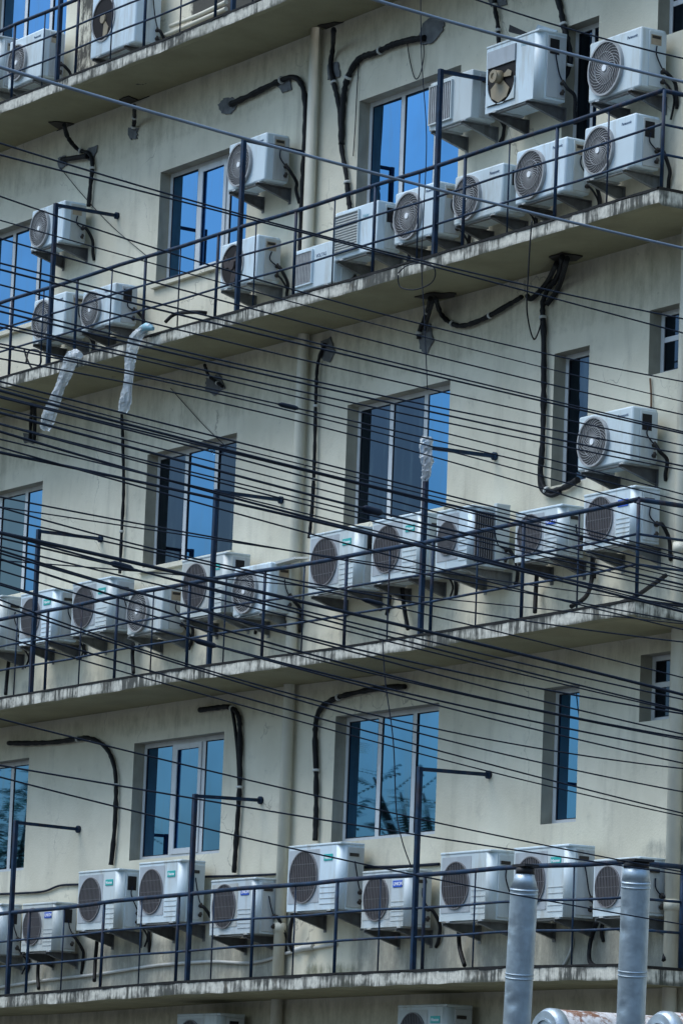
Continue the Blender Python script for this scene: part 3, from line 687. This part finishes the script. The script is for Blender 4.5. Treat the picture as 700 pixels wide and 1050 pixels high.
def pipe(px, r, label, y=-.04, patches=(), soffit=(), n=7, extra=(), clips=True):
    P = []
    for q in px:
        yy = q[2] if len(q) > 2 else y
        P.append(at(q[0], q[1], yy))
    o = empty('insulated_pipe', P[-1], label, 'pipe', PG)
    path = smooth_path(P, n)
    rs = [r*.72*(1+random.uniform(-.18, .20)) for _ in path]
    MB().tube(path, rs, 10).build('pipe_run', M['tape'], o)
    for e in extra:
        E_ = [at(q[0], q[1], q[2] if len(q) > 2 else y-.01) for q in e[0]]
        MB().tube(smooth_path(E_, 6), e[1], 8).build('pipe_run', M['tape'], o)
    if clips:
        for t in [q+random.uniform(-.08, .08) for q in (.35, .75)]:
            i = int(len(path)*t); c = path[i]; d = (path[min(i+1, len(path)-1)]-path[i-1]).normalized()
            MB().tube([c-d*.012, c+d*.012], r*1.02, 10).build('pipe_clip', M['hose'], o)
    for p in patches: patch(p, o)
    for p, k in soffit: soffit_patch(p, o, k)
    return o
pipe([(66, 128, -.35), (70, 141, -.2), (80, 153, -.05), (92, 158), (95, 170), (93, 190), (91, 212)], .032, 'short black pipe dropping from soffit patch to the high unit at far left',
     patches=[[(60, 163), (68, 159), (69, 170), (62, 174)], [(86, 156), (93, 152), (101, 148), (97, 166), (92, 164)]], soffit=[([(50, 125), (60, 124), (78, 127), (80, 133), (66, 135)], 2)], extra=[(((64, 164), (76, 162), (90, 160)), .03)])
pipe([(138, 108, -.3), (138, 122, -.1), (137, 132)], .030, 'stub of black pipe below a dark soffit patch left of the middle window',
     patches=[[(132, 130), (142, 132), (141, 142), (134, 143)]], soffit=[([(122, 102), (132, 98), (145, 103), (160, 99), (161, 103), (150, 109), (135, 108)], 2)])
pipe([(236, 107), (258, 97), (280, 86), (299, 79), (309, 86), (313, 105), (313, 140), (311, 180), (309, 222), (308, 262)], .040, 'thick black pipe from a round grey patch bending down left of the cream downpipe',
     patches=[[(225, 108), (230, 101), (240, 100), (244, 108), (238, 117), (228, 117)], [(283, 86), (290, 80), (299, 77), (299, 92), (290, 95)]])
pipe([(342, 30, -.3), (341, 50, -.08), (339, 68), (343, 88), (348, 112), (350, 150), (355, 180), (357, 202), (359, 216)], .034, 'knotted black pipe dropping from the soffit just right of the cream downpipe',
     patches=[[(336, 66), (347, 64), (350, 78), (337, 82)]], soffit=[([(326, 26), (342, 22), (366, 25), (360, 32), (340, 31)], 2)])
pipe([(435, 39), (420, 41), (402, 46), (385, 54), (370, 59), (361, 70), (354, 88), (351, 115), (350, 148)], .040, 'long arched black pipe from a grey patch above the wide window',
     patches=[[(430, 36), (436, 22), (446, 17), (456, 22), (454, 32), (444, 44), (432, 46)]])
pipe([(506, -10), (507, 8), (510, 25), (511, 45)], .028, 'short black pipe dropping behind the unit with the torn front', patches=[[(501, 0), (518, -3), (520, 5), (504, 8)]])
pipe([(568, -14), (574, 8), (578, 28), (583, 48), (584, 64), (577, 82), (569, 96)], .036, 'black pipe running down beside the narrow window to the torn-front unit')
# third balcony
pipe([(441, 306, -.3), (437, 322, -.1), (430, 338), (429, 347)], .030, 'short forked black pipe under a soffit patch above the dark wide window',
     patches=[[(430, 336), (441, 332), (445, 348), (438, 364), (431, 358)]], soffit=[([(425, 304), (440, 300), (468, 300), (466, 304), (444, 307)], 1)], extra=[(((444, 307, -.3), (435, 338)), .018)])
pipe([(446, 305, -.3), (452, 322), (462, 331), (474, 334), (495, 327), (520, 313), (535, 304)], .030, 'sagging black pipe linking the soffit patch to the thick branching pipe')
pipe([(576, 263, -.35), (572, 282, -.1), (560, 299), (556, 315), (557, 345), (557, 400), (556, 450), (554, 482), (556, 497), (563, 504), (578, 500), (592, 492)], .036, 'thick branching black pipe falling past the narrow navy window',
     soffit=[([(562, 263), (576, 259), (597, 262), (590, 267), (570, 268)], 1)], extra=[(((581, 265, -.35), (572, 295), (560, 312)), .026), (((570, 270, -.3), (560, 290), (545, 306), (540, 303)), .024), (((553, 478), (554, 500), (564, 508), (574, 505)), .02)])
pipe([(333, 352), (326, 372), (324, 400), (323, 440), (322, 480), (320, 520), (317, 552)], .024, 'slim black pipe following the right side of the cream downpipe, third floor',
     patches=[[(330, 350), (340, 346), (344, 360), (338, 372), (330, 368)]])
pipe([(125, 425), (126, 450), (127, 500), (125, 545), (123, 588)], .024, 'slim vertical black pipe left of the middle window, third floor')
pipe([(210, 374, -.2), (214, 385), (222, 392), (228, 396)], .022, 'small knot of black pipe under the second balcony', patches=[[(212, 388), (226, 384), (231, 398), (220, 406), (212, 400)]])
pipe([(33, 416, -.2), (32, 430), (31, 452)], .026, 'short double black pipe under the second balcony at far left', extra=[(((36, 416, -.2), (36, 440), (35, 453)), .02)], patches=[[(25, 444), (38, 446), (36, 455), (26, 454)]])
pipe([(352, 565, -.03), (352, 560)], .02, 'tiny black pipe stub behind the downpipe unit', clips=False) if False else None
# lowest balcony
pipe([(9, 762), (30, 762), (55, 761), (78, 758), (92, 757), (106, 764), (115, 778), (119, 800), (118, 845), (114, 887)], .034, 'black pipe bending down between the two left windows, lowest floor')
pipe([(205, 728), (220, 726), (235, 725), (244, 733), (246, 750), (246, 800), (243, 850), (240, 895)], .034, 'double black pipe bending down right of the open-sash window', extra=[(((238, 727), (241, 745), (244, 775), (245, 800)), .018)])
pipe([(415, 704), (395, 705), (370, 709), (347, 715), (332, 723), (325, 735), (323, 755), (324, 790), (324, 830), (323, 862)], .034, 'black pipe bending down left of the rightmost wide window, lowest floor')
# pipes lying low on the walls
def run(name, px, r, mat, label, y=-.02, cat='cable', n=6):
    P = [at(q[0], q[1], q[2] if len(q) > 2 else y) for q in px]
    o = MB().tube(smooth_path(P, n), r, 8).build(name, M[mat]); return tag(o, label, cat)
run('conduit', [(-20, 1016), (40, 1006), (100, 999), (160, 990), (215, 986), (260, 987), (300, 976), (345, 968)], .016, 'hose', 'pale thin conduit sagging low along the wall of the lowest balcony', cat='conduit')
run('cable', [(-10, 917), (20, 916), (45, 914), (62, 908), (83, 907)], .012, 'cable', 'black cable along the wall above the leftmost blue-badged unit')
run('cable', [(205, 899), (250, 898), (292, 896)], .012, 'cable', 'black cable along the wall above the small unit left of the downpipe')
run('cable', [(362, 889), (400, 889), (450, 886)], .014, 'cable', 'black cable along the wall behind the blue-badged unit at the pole')
run('hose', [(588, 930, -.2), (586, 950), (586, 970), (580, 985), (576, 991)], .013, 'hose', 'white drain hose hanging under the big unit behind the left duct', cat='hose')
run('pipe_stub', [(302, 975, -.12), (312, 972, -.06), (321, 971, -.03)], .03, 'hose', 'short grey pipe stub sticking out beside the downpipe foot', cat='pipe', n=3)
run('cable', [(545, 226, -.83), (543, 250, -.84), (541, 285, -.84), (540, 320, -.8), (547, 348, -.6), (555, 330, -.3)], .007, 'tape', 'dark loop of cable hanging over the second balcony edge')
run('cable', [(431, -5, -.9), (432, 60, -.9), (437, 140, -.9), (434, 220, -.9), (432, 270, -.9), (435, 330, -.9), (438, 400, -.9)], .0045, 'cable', 'thin loose black wire hanging straight down past the wide windows')
run('cable', [(392, 655, -.9), (395, 700, -.9), (403, 760, -.9), (406, 830, -.9), (412, 862, -.9), (421, 888, -.85)], .0055, 'cable', 'thin loose black wire hanging in front of the lowest wide window')
run('cable', [(666, 388), (667, 405), (667, 422)], .009, 'wood', 'rust-brown wire below the small corner window')
run('cable', [(408, 280, -.85), (418, 272, -.87), (438, 270, -.87), (446, 278, -.85), (442, 290, -.8), (425, 297, -.8), (410, 294, -.82), (408, 282, -.84)], .0055, 'cable', 'thin wire ring dangling at the second balcony edge')
run('cable', [(62, 172), (85, 200), (115, 232), (150, 262)], .004, 'cable', 'hair-thin dark wire slanting down the wall at far left')
run('cable', [(175, 398), (190, 415), (210, 437), (232, 458)], .004, 'cable', 'hair-thin dark wire slanting towards the dark middle window')
run('cable', [(417, 42), (420, 62), (425, 80), (430, 77), (434, 60), (434, 45)], .005, 'cable', 'thin cable loop hanging from the arched black pipe')
run('cable', [(368, 62), (366, 90), (364, 130), (362, 160)], .005, 'cable', 'thin wire hanging beside the arched black pipe')
run('conduit', [(175, 27), (205, 15), (232, 2)], .024, 'pvc', 'upper one of two cream pipes on the mouldy wall of the top balcony', y=-.06, cat='conduit')
run('conduit', [(160, 40), (175, 34), (205, 21), (232, 9)], .024, 'pvc', 'lower one of two cream pipes on the mouldy wall of the top balcony', y=-.06, cat='conduit')
for (pts, lab) in [([(300, 975, -.05), (297, 965, -.1), (299, 945, -.1), (304, 935, -.1)], 'black hose loop beside the downpipe foot on the lowest balcony'),
                   ([(40, 982, -.08), (39, 1000, -.06), (40, 1014, -.1)], 'black hose dropping below the leftmost blue-badged unit'),
                   ([(100, 962, -.1), (98, 985, -.06), (97, 1006, -.12)], 'black hose dropping below the teal pair on the lowest balcony'),
                   ([(470, 955, -.1), (471, 972, -.06), (476, 990, -.12)], 'doubled black hose below the big unbadged unit'),
                   ([(612, 945, -.1), (605, 965, -.06), (604, 985, -.12), (612, 992, -.2)], 'black hose curling below the unit behind the right duct'),
                   ([(677, 900, -.1), (683, 925, -.05), (684, 960, -.05), (680, 985, -.15)], 'black hose hanging beside the pale corner pipe'),
                   ([(412, 600, -.1), (414, 622, -.06), (418, 645, -.12)], 'black hose dropping below the unit behind the wrapped pole'),
                   ([(550, 588, -.1), (549, 605, -.06), (548, 628, -.12)], 'black hose dropping below the second blue-badged unit, third balcony'),
                   ([(607, 570, -.1), (606, 595, -.06), (600, 612, -.2), (585, 622, -.4)], 'black hose curving across the third balcony floor'),
                   ([(10, 672, -.1), (8, 690, -.06), (6, 712, -.12)], 'black hose dropping below the cut-off unit, third balcony'),
                   ([(137, 660, -.1), (136, 672, -.06), (137, 690, -.12)], 'black hose dropping below the white-hub unit, third balcony'),
                   ([(682, 590, -.1), (668, 600, -.3), (650, 612, -.6), (630, 620, -.7)], 'black cable bundle lying over the third balcony corner'),
                   ([(170, 330, -.6), (180, 322, -.5), (200, 320, -.5), (212, 321, -.4)], 'black hose lying on the second balcony edge below the middle window'),
                   ([(25, 358, -.6), (28, 368, -.6), (34, 378, -.7), (42, 372, -.7), (40, 360, -.6), (30, 360, -.6), (27, 372, -.7)], 'coil of black cable on the second balcony at far left')]:
    run('hose', pts, .02 if 'coil' not in lab else .01, 'tape', lab, cat='hose')

# broken metal sheet lying on the torn-front unit
p = at(540, 30, -.3)
ms = MB(); a = [at(x, y, -.12) for x, y in ((552, 26), (572, 32), (562, 44), (546, 38))]
ms.prism(a, (0, -.012, .006)); tag(ms.build('metal_sheet', M['duct']), 'bent blue-grey metal sheet lying on top of the unit with torn front', 'metal sheet')
ms = MB(); a = [at(x, y, -.1) for x, y in ((523, 26), (543, 35), (542, 38), (522, 33))]
ms.prism(a, (0, -.012, .006)); tag(ms.build('metal_sheet', M['ductdk']), 'dark strip of sheet metal behind the unit with torn front', 'metal sheet')
ms = MB(); a = [at(x, y, -.30) for x, y in ((276, 577), (302, 571), (303, 573), (277, 580))]
ms.prism(a, (0, .16, .02)); tag(ms.build('top_plate', M['acside']), 'loose tilted plate on the round-grille unit left of the downpipe', 'metal sheet')

# ------------------------------------------------------------------ plastic sleeves and bag
def sleeve(px, w, label, y, seed):
    rnd = random.Random(seed)
    P = [at(a, b_, y) for a, b_ in px]; path = smooth_path(P, 9); n = len(path)
    R_ = []
    for i in range(n):
        t = i/(n-1)*(len(w)-1); k = min(int(t), len(w)-2); R_.append(w[k]+(w[k+1]-w[k])*(t-k))
    m = MB(); m.tube(path, R_, 16, 0, False)
    m.bm.verts.ensure_lookup_table()
    ph = [rnd.uniform(0, 6.28) for _ in range(4)]
    for i, v in enumerate(m.bm.verts):
        s_ = i // 16; k = i % 16; c = path[min(s_, n-1)]
        a = 2*math.pi*k/16
        f = 1+.28*abs(math.sin(2*a+ph[0]+s_*.10))-.20*abs(math.sin(3.5*a+ph[1]-s_*.16))+rnd.uniform(-.10, .10)
        v.co = c+(v.co-c)*f
    return tag(m.build('plastic_sleeve', M['plastic']), label, 'plastic sleeve', 'plastic sleeves hanging from the second balcony')
sleeve([(82, 364), (74, 367), (67, 385), (59, 404), (52, 422), (46, 440)], [.035, .065, .06, .045, .055, .075, .05], 'milky plastic sleeve hanging slantwise at far left off the second balcony', -.86, 3)
sleeve([(155, 334), (147, 338), (138, 350), (134, 368), (132, 388), (129, 408), (126, 424)], [.025, .04, .06, .05, .045, .04, .06, .045], 'milky plastic sleeve with blue tip hanging straighter, right of the other sleeve', -.87, 5)
o_ = MB().tube([at(147, 338, -.86), at(151, 335, -.87), at(157, 337, -.87)], [.05, .045, .02], 10).build('blue_tip', M['paleblue'], bpy.data.objects['plastic_sleeve.001'])
# bag tied round the pole
m = MB(); x = -30.86; yr = -DEP+.035; z1 = slab_z(0, x)+1.80; n = 14
path = [(x-.015*math.sin(i*.5), yr, z1-.40*i/n) for i in range(n+1)]
m.tube(path, [.040+.018*math.sin(math.pi*min(1, i/n+.15))+random.uniform(-.010, .010) for i in range(n+1)], 14, 0, False)
for v in m.bm.verts: v.co += Vector((random.uniform(-.012, .012), random.uniform(-.012, .012), random.uniform(-.006, .006)))
tag(m.build('plastic_bag', M['plastic']), 'crumpled clear plastic bag tied over the top of a navy pole', 'plastic bag')

# ------------------------------------------------------------------ exhaust ducts in front of the building
def stack(cap, neck_top, neck_bot, base, wpx, wneck, D, label):
    pc, pt, pb, pz = [atd(x, y, D) for x, y in (cap, neck_top, neck_bot, base)]
    pb2 = pb+(pz-pb)*1.9; s = D/F
    o = empty('exhaust_duct', pb2, label, 'duct', 'upright exhaust ducts')
    r, rn = wpx*s/2, wneck*s/2
    path = [pb+(pb2-pb)*i/24 for i in range(25)]
    m = MB(); m.tube(path, r, 32)
    rnd = random.Random(int(cap[0])); ax = (pb2-pb).normalized()
    dents = [(pb+(pb2-pb)*rnd.uniform(.08, .5)+Vector((rnd.uniform(-.3, .6)*r, -r*.8, 0)), rnd.uniform(.04, .06)) for _ in range(4)]
    bmesh.ops.subdivide_edges(m.bm, edges=[e for e in m.bm.edges if abs((e.verts[0].co-e.verts[1].co).normalized().dot(ax)) > .9], cuts=3)
    for v in m.bm.verts:
        for c, q in dents:
            d = (v.co-c).length
            if d < q:
                t = (v.co-pb).dot(ax); cc = pb+ax*t; v.co = cc+(v.co-cc)*(1-.16*(1-d/q))
    m.build('duct_barrel', M['duct'], o)
    MB().tube([pb, pt], [r*.99, rn], 32).build('duct_neck', M['duct'], o)
    for q in (.0, .03, .62, .65):
        c = pb+(pz-pb)*(q+.004); MB().tube([c, c+ax*.012], r*1.03, 32).build('seam_band', M['duct'], o)
    c = MB(); c.tube([pt+Vector((0, 0, -.01)), pt+Vector((0, 0, .035))], rn*1.06, 24)
    c.box(pc.x-rn*1.25, pc.x+rn*1.25, pc.y-rn*1.0, pc.y+rn*1.0, pc.z, pc.z+.018, 0)
    for q in (-1, 1): c.box(pc.x+q*rn*.8-.008, pc.x+q*rn*.8+.008, pc.y-.008, pc.y+.008, pt.z, pc.z+.001, 0)
    c.build('rain_cap', M['ductdk'], o)
    return o
stack((538.5, 889), (538, 895), (537, 911), (529.5, 1050), 28.5, 18, 31., 'left dented galvanised duct rising in front of the lowest balcony')
stack((651, 884), (652, 889), (651.5, 904), (646, 1050), 29.5, 25, 31., 'right galvanised duct with broken cap rising in front of the lowest balcony')
def hduct(px, py, D, dia, label):
    c = atd(px, py, D); r = dia/2; ye = -.05
    o = empty('horizontal_duct', (c.x, c.y, c.z-r), label, 'duct', 'rusty horizontal ducts')
    MB().tube([(c.x, c.y+.10+(ye-c.y-.1)*i/10, c.z) for i in range(11)], r, 36).build('duct_barrel', M['rust'], o)
    MB().tube([(c.x, c.y, c.z), (c.x, c.y+.04, c.z), (c.x, c.y+.10, c.z)], [r*.90, r*1.03, r*1.03], 36, caps=True).build('end_collar', M['duct'], o)
    MB().ring((c.x, c.z), r*.55, r*.62, c.y-.012, c.y+.002, 30).build('end_ring', M['duct'], o)
hduct(557, 1061, 32., .40, 'white-painted rusty horizontal duct between the two upright ducts')
hduct(674, 1064, 32., .40, 'rusty horizontal duct right of the right-hand upright duct')

# ------------------------------------------------------------------ overhead cables
NC = 'single black cables across the facade'
W_ = [  # height in the photo at the left edge, middle and right edge; radius
 (69, 168.5, 255, .0112, 'g'), (146.5, 247, 327, .0062), (158.5, 249, 341.5, .0062), (201, 311, 391, .0056), (226, 323, 412, .0042), (244.4, 341, 425, .0056),
 (270, 358, 443, .0062), (276, 363, 444.5, .0075), (292, 378, 457, .0056), (313, 397, 465.5, .006), (319, 402, 478, .0068), (332, 410.5, 482, .006), (335, 418, 507, .0056),
 (352.5, 429, 514, .0056), (356, 434, 530, .005), (367, 444, 545, .0056), (391, 480.5, 568, .006), (396, 486, 573, .005), (400.5, 490.5, 574.5, .009), (405, 493, 583, .0062),
 (408, 499, 590, .0062), (419, 507, 594, .005), (425, 514, 601, .0085), (433.5, 522, 602.5, .0056), (435, 527, 606, .0056), (442.5, 539, 620, .0085), (450, 536, 625, .005),
 (458.5, 556.5, 645, .0056), (464, 541, 627.5, .0095), (508, 575, 637, .0056), (519, 605, 658, .0056), (531, 610, 695, .0056), (547, 626, 713, .012), (551, 636.5, 716, .0062),
 (560, 646.5, 729, .006), (564, 662, 732, .0075), (567, 666, 752, .0062), (574, 679, 757, .0075), (584.5, 683, 758.5, .0056), (598, 695, 770, .0075), (600, 697.5, 782.5, .006), (615, 725, 788, .006),
 (621, 730, 812, .0056), (640, 744, 833, .006), (652, 752, 836, .005), (737, 822, 894, .0056), (785, 843.5, 897, .0056), (797, 881, 948, .0056),
 (575, 604, 640, .0045), (547, 640, 729, .007), (520, 572, 622, .0045),
]
SPEC = {0: 'thick pale grey cable crossing the top of the facade, running above all the dark ones', 1: 'upper one of two close cables passing the far left soffit pipe', 2: 'lower one of two close cables passing the far left soffit pipe',
        3: 'dark cable crossing the high unit at far left', 4: 'slimmer cable second below the pair past the far left soffit pipe', 5: 'dark cable passing the top of the leftmost second-floor window',
        45: 'third lowest cable, crossing the lowest row of windows near their tops', 46: 'second lowest cable, crossing the lowest row of windows at mid height', 47: 'lowest cable of all, crossing the front of the two ducts',
        32: 'thickest black cable of the lower bundle, running past the third balcony units'}
def band(i):
    y = W_[i][1]
    if y < 450: return 'black cable among those strung between the second balcony and the dark windows', 'cables below the second balcony'
    if y < 560: return 'black cable in the dense bundle crossing the dark windows of the third floor', 'cables across the dark windows'
    if y < 650: return 'black cable in the tangle crossing the third balcony units and railing', 'cables across the third balcony'
    return 'black cable in the spread strands below the third balcony slab', 'cables below the third balcony'
def cable_depth(t): return 17.2+5.0*t
for i, wv in enumerate(W_):
    y0, y1, y2, r = wv[:4]; rnd = random.Random(i*3+1); dd = rnd.uniform(-1.0, 1.0)
    ph, am = rnd.uniform(0, 6.28), rnd.uniform(0, 1.6) if 12 < i < 45 else .3
    pts = []
    for j in range(61):
        t = -.42+1.84*j/60; x = 700*t
        q = y0*(1-t)*(1-2*t)+y1*4*t*(1-t)+y2*t*(2*t-1)
        q += am*math.sin(ph+t*5.5)*1.1
        pts.append(atd(x, q, cable_depth(t)+dd+.15*math.sin(ph+3*t)))
    o = MB().tube(pts, r*.67, 8).build('overhead_cable', M['cablegrey' if len(wv) > 4 else 'cable'])
    if i % 9 == 4 and i > 6:
        j = rnd.randint(18, 40); a_, b_ = pts[j], pts[j+1]; d_ = (b_-a_).normalized()
        MB().tube([a_, a_+d_*.03, a_+d_*.15, a_+d_*.18], [r, r*2.1, r*2.1, r], 8).build('splice_sleeve', M['cable'], o)
    lab, grp = band(i)
    tag(o, SPEC.get(i, lab), 'cable', grp if i not in SPEC else 'single overhead cables')
for i, (xa, ya, xm, ym, xb, yb, r, k, lab) in enumerate([(385, 0, 525, 40, 700, 84, .0088, 'cablegrey', 'thick pale grey cable at upper right crossing the torn-front unit'), (480, -3, 525, 12, 700, 60, .0048, 'cable', 'thin dark cable at upper right crossing the highest unit')]):
    pts = []
    for j in range(40):
        x = -250+1200*j/39
        q = ya*(x-xm)*(x-xb)/((xa-xm)*(xa-xb))+ym*(x-xa)*(x-xb)/((xm-xa)*(xm-xb))+yb*(x-xa)*(x-xm)/((xb-xa)*(xb-xm))
        pts.append(atd(x, q, cable_depth(x/700)+.4*i))
    tag(MB().tube(pts, r, 8).build('overhead_cable', M[k]), lab, 'cable', 'single overhead cables')

# ------------------------------------------------------------------ street trees beside the building (mirrored in the lowest window panes)
def tree(x, y, top, rad, n, label, seed):
    rnd = random.Random(seed); o = empty('tree', (x, y, GZ), label, 'tree')
    tr = MB(); fork = Vector((x+.1, y, top-rad*1.5))
    tr.tube(smooth_path([(x, y, GZ), (x+.08, y+.05, GZ+2), tuple(fork)], 6), [.14-.005*i for i in range(13)], 10)
    tips = []
    for i in range(14):
        a = rnd.uniform(0, 6.28); e = Vector((x+math.cos(a)*rad*rnd.uniform(.2, .9), y+math.sin(a)*rad*rnd.uniform(.2, .9), top-rad*rnd.uniform(.15, 1.3)))
        mid = fork.lerp(e, .5)+Vector((0, 0, .15)); p = smooth_path([fork, mid, e], 5); tr.tube(p, [.06*(1-i_/len(p))+.008 for i_ in range(len(p))], 6)
        tips += [(e, 1.), (mid, .6)]
    tr.build('trunk', M['bark'], o)
    lf = bmesh.new()
    for i in range(n):                             # feathery twigs with paired leaflets
        c, w_ = rnd.choice(tips); p = c+Vector((rnd.gauss(0, 1), rnd.gauss(0, 1), rnd.gauss(0, .8)))*rad*.24
        d = Vector((rnd.uniform(-1, 1), rnd.uniform(-1, 1), rnd.uniform(-.6, .3))).normalized(); sdv = d.cross(Vector((0, 0, 1))).normalized()
        for k in range(6):
            for sg in (-1, 1):
                b_ = p+d*(.055*k); t_ = b_+sdv*sg*.13*(1-k*.1)+d*.03; n_ = d*.022
                lf.faces.new([lf.verts.new(b_-n_), lf.verts.new(t_-n_*.3), lf.verts.new(t_+n_*.3), lf.verts.new(b_+n_)])
    q = MB(); q.bm.free(); q.bm = lf; q.build('crown', M['leaf'], o, recalc=False)
tree(-40.6, -5.5, .05, 1.25, 250, 'feathery green tree mirrored in the rightmost wide window of the lowest row', 4)
tree(-50.6, -5.6, .75, 2.0, 950, 'dense green tree mirrored in the leftmost window of the lowest row', 9)

# ------------------------------------------------------------------ light and sky
wd = bpy.data.worlds.new('World'); scn.world = wd; wd.use_nodes = True
N = wd.node_tree.nodes; L = wd.node_tree.links; bg = N['Background']
sky = N.new('ShaderNodeTexSky'); sky.sky_type = 'NISHITA'; sky.sun_disc = False
EL = R(63); sd = Vector((-.50, -.80)).normalized(); AZ = math.atan2(sd.x, sd.y)
sky.sun_elevation = EL; sky.sun_rotation = AZ; sky.dust_density = 1.2; sky.air_density = 1.2; sky.ozone_density = .8
t = NT(type('W', (), {'node_tree': wd.node_tree})())
tc = N.new('ShaderNodeTexCoord'); sx_ = N.new('ShaderNodeSeparateXYZ'); L.new(tc.outputs['Generated'], sx_.inputs[0])
lum = t.math('MULTIPLY_ADD', t.math('MAXIMUM', sx_.outputs[2], 0.), 2.3, .25)          # overcast: brighter overhead than at the horizon
cl = t.noise(tc.outputs['Generated'], 3.5, 6, .6, (1, 1, 2.5))
vm = N.new('ShaderNodeVectorMath'); vm.operation = 'SCALE'; L.new(sky.outputs[0], vm.inputs[0]); L.new(t.math('MULTIPLY', lum, t.math('MULTIPLY_ADD', cl, .5, .75)), vm.inputs['Scale'])
mt_ = N.new('ShaderNodeMixRGB'); mt_.blend_type = 'MULTIPLY'; mt_.inputs['Fac'].default_value = 1; mt_.inputs['Color2'].default_value = (.92, 1.0, 1.0, 1)
L.new(vm.outputs[0], mt_.inputs['Color1']); L.new(mt_.outputs[0], bg.inputs['Color']); bg.inputs['Strength'].default_value = .085
su = bpy.data.lights.new('sun', 'SUN'); su.energy = .9; su.angle = R(40); su.color = (1, .96, .9)
so = bpy.data.objects.new('sun', su); col.objects.link(so)
dv = Vector((sd.x*math.cos(EL), sd.y*math.cos(EL), math.sin(EL)))
so.rotation_euler = dv.to_track_quat('Z', 'Y').to_euler(); so.location = (-20, -40, 30)
vs = scn.view_settings; vs.view_transform = 'Standard'; vs.look = 'None'; vs.gamma = 1; vs.use_curve_mapping = False; vs.exposure = 1.27
scn.render.engine = 'CYCLES'
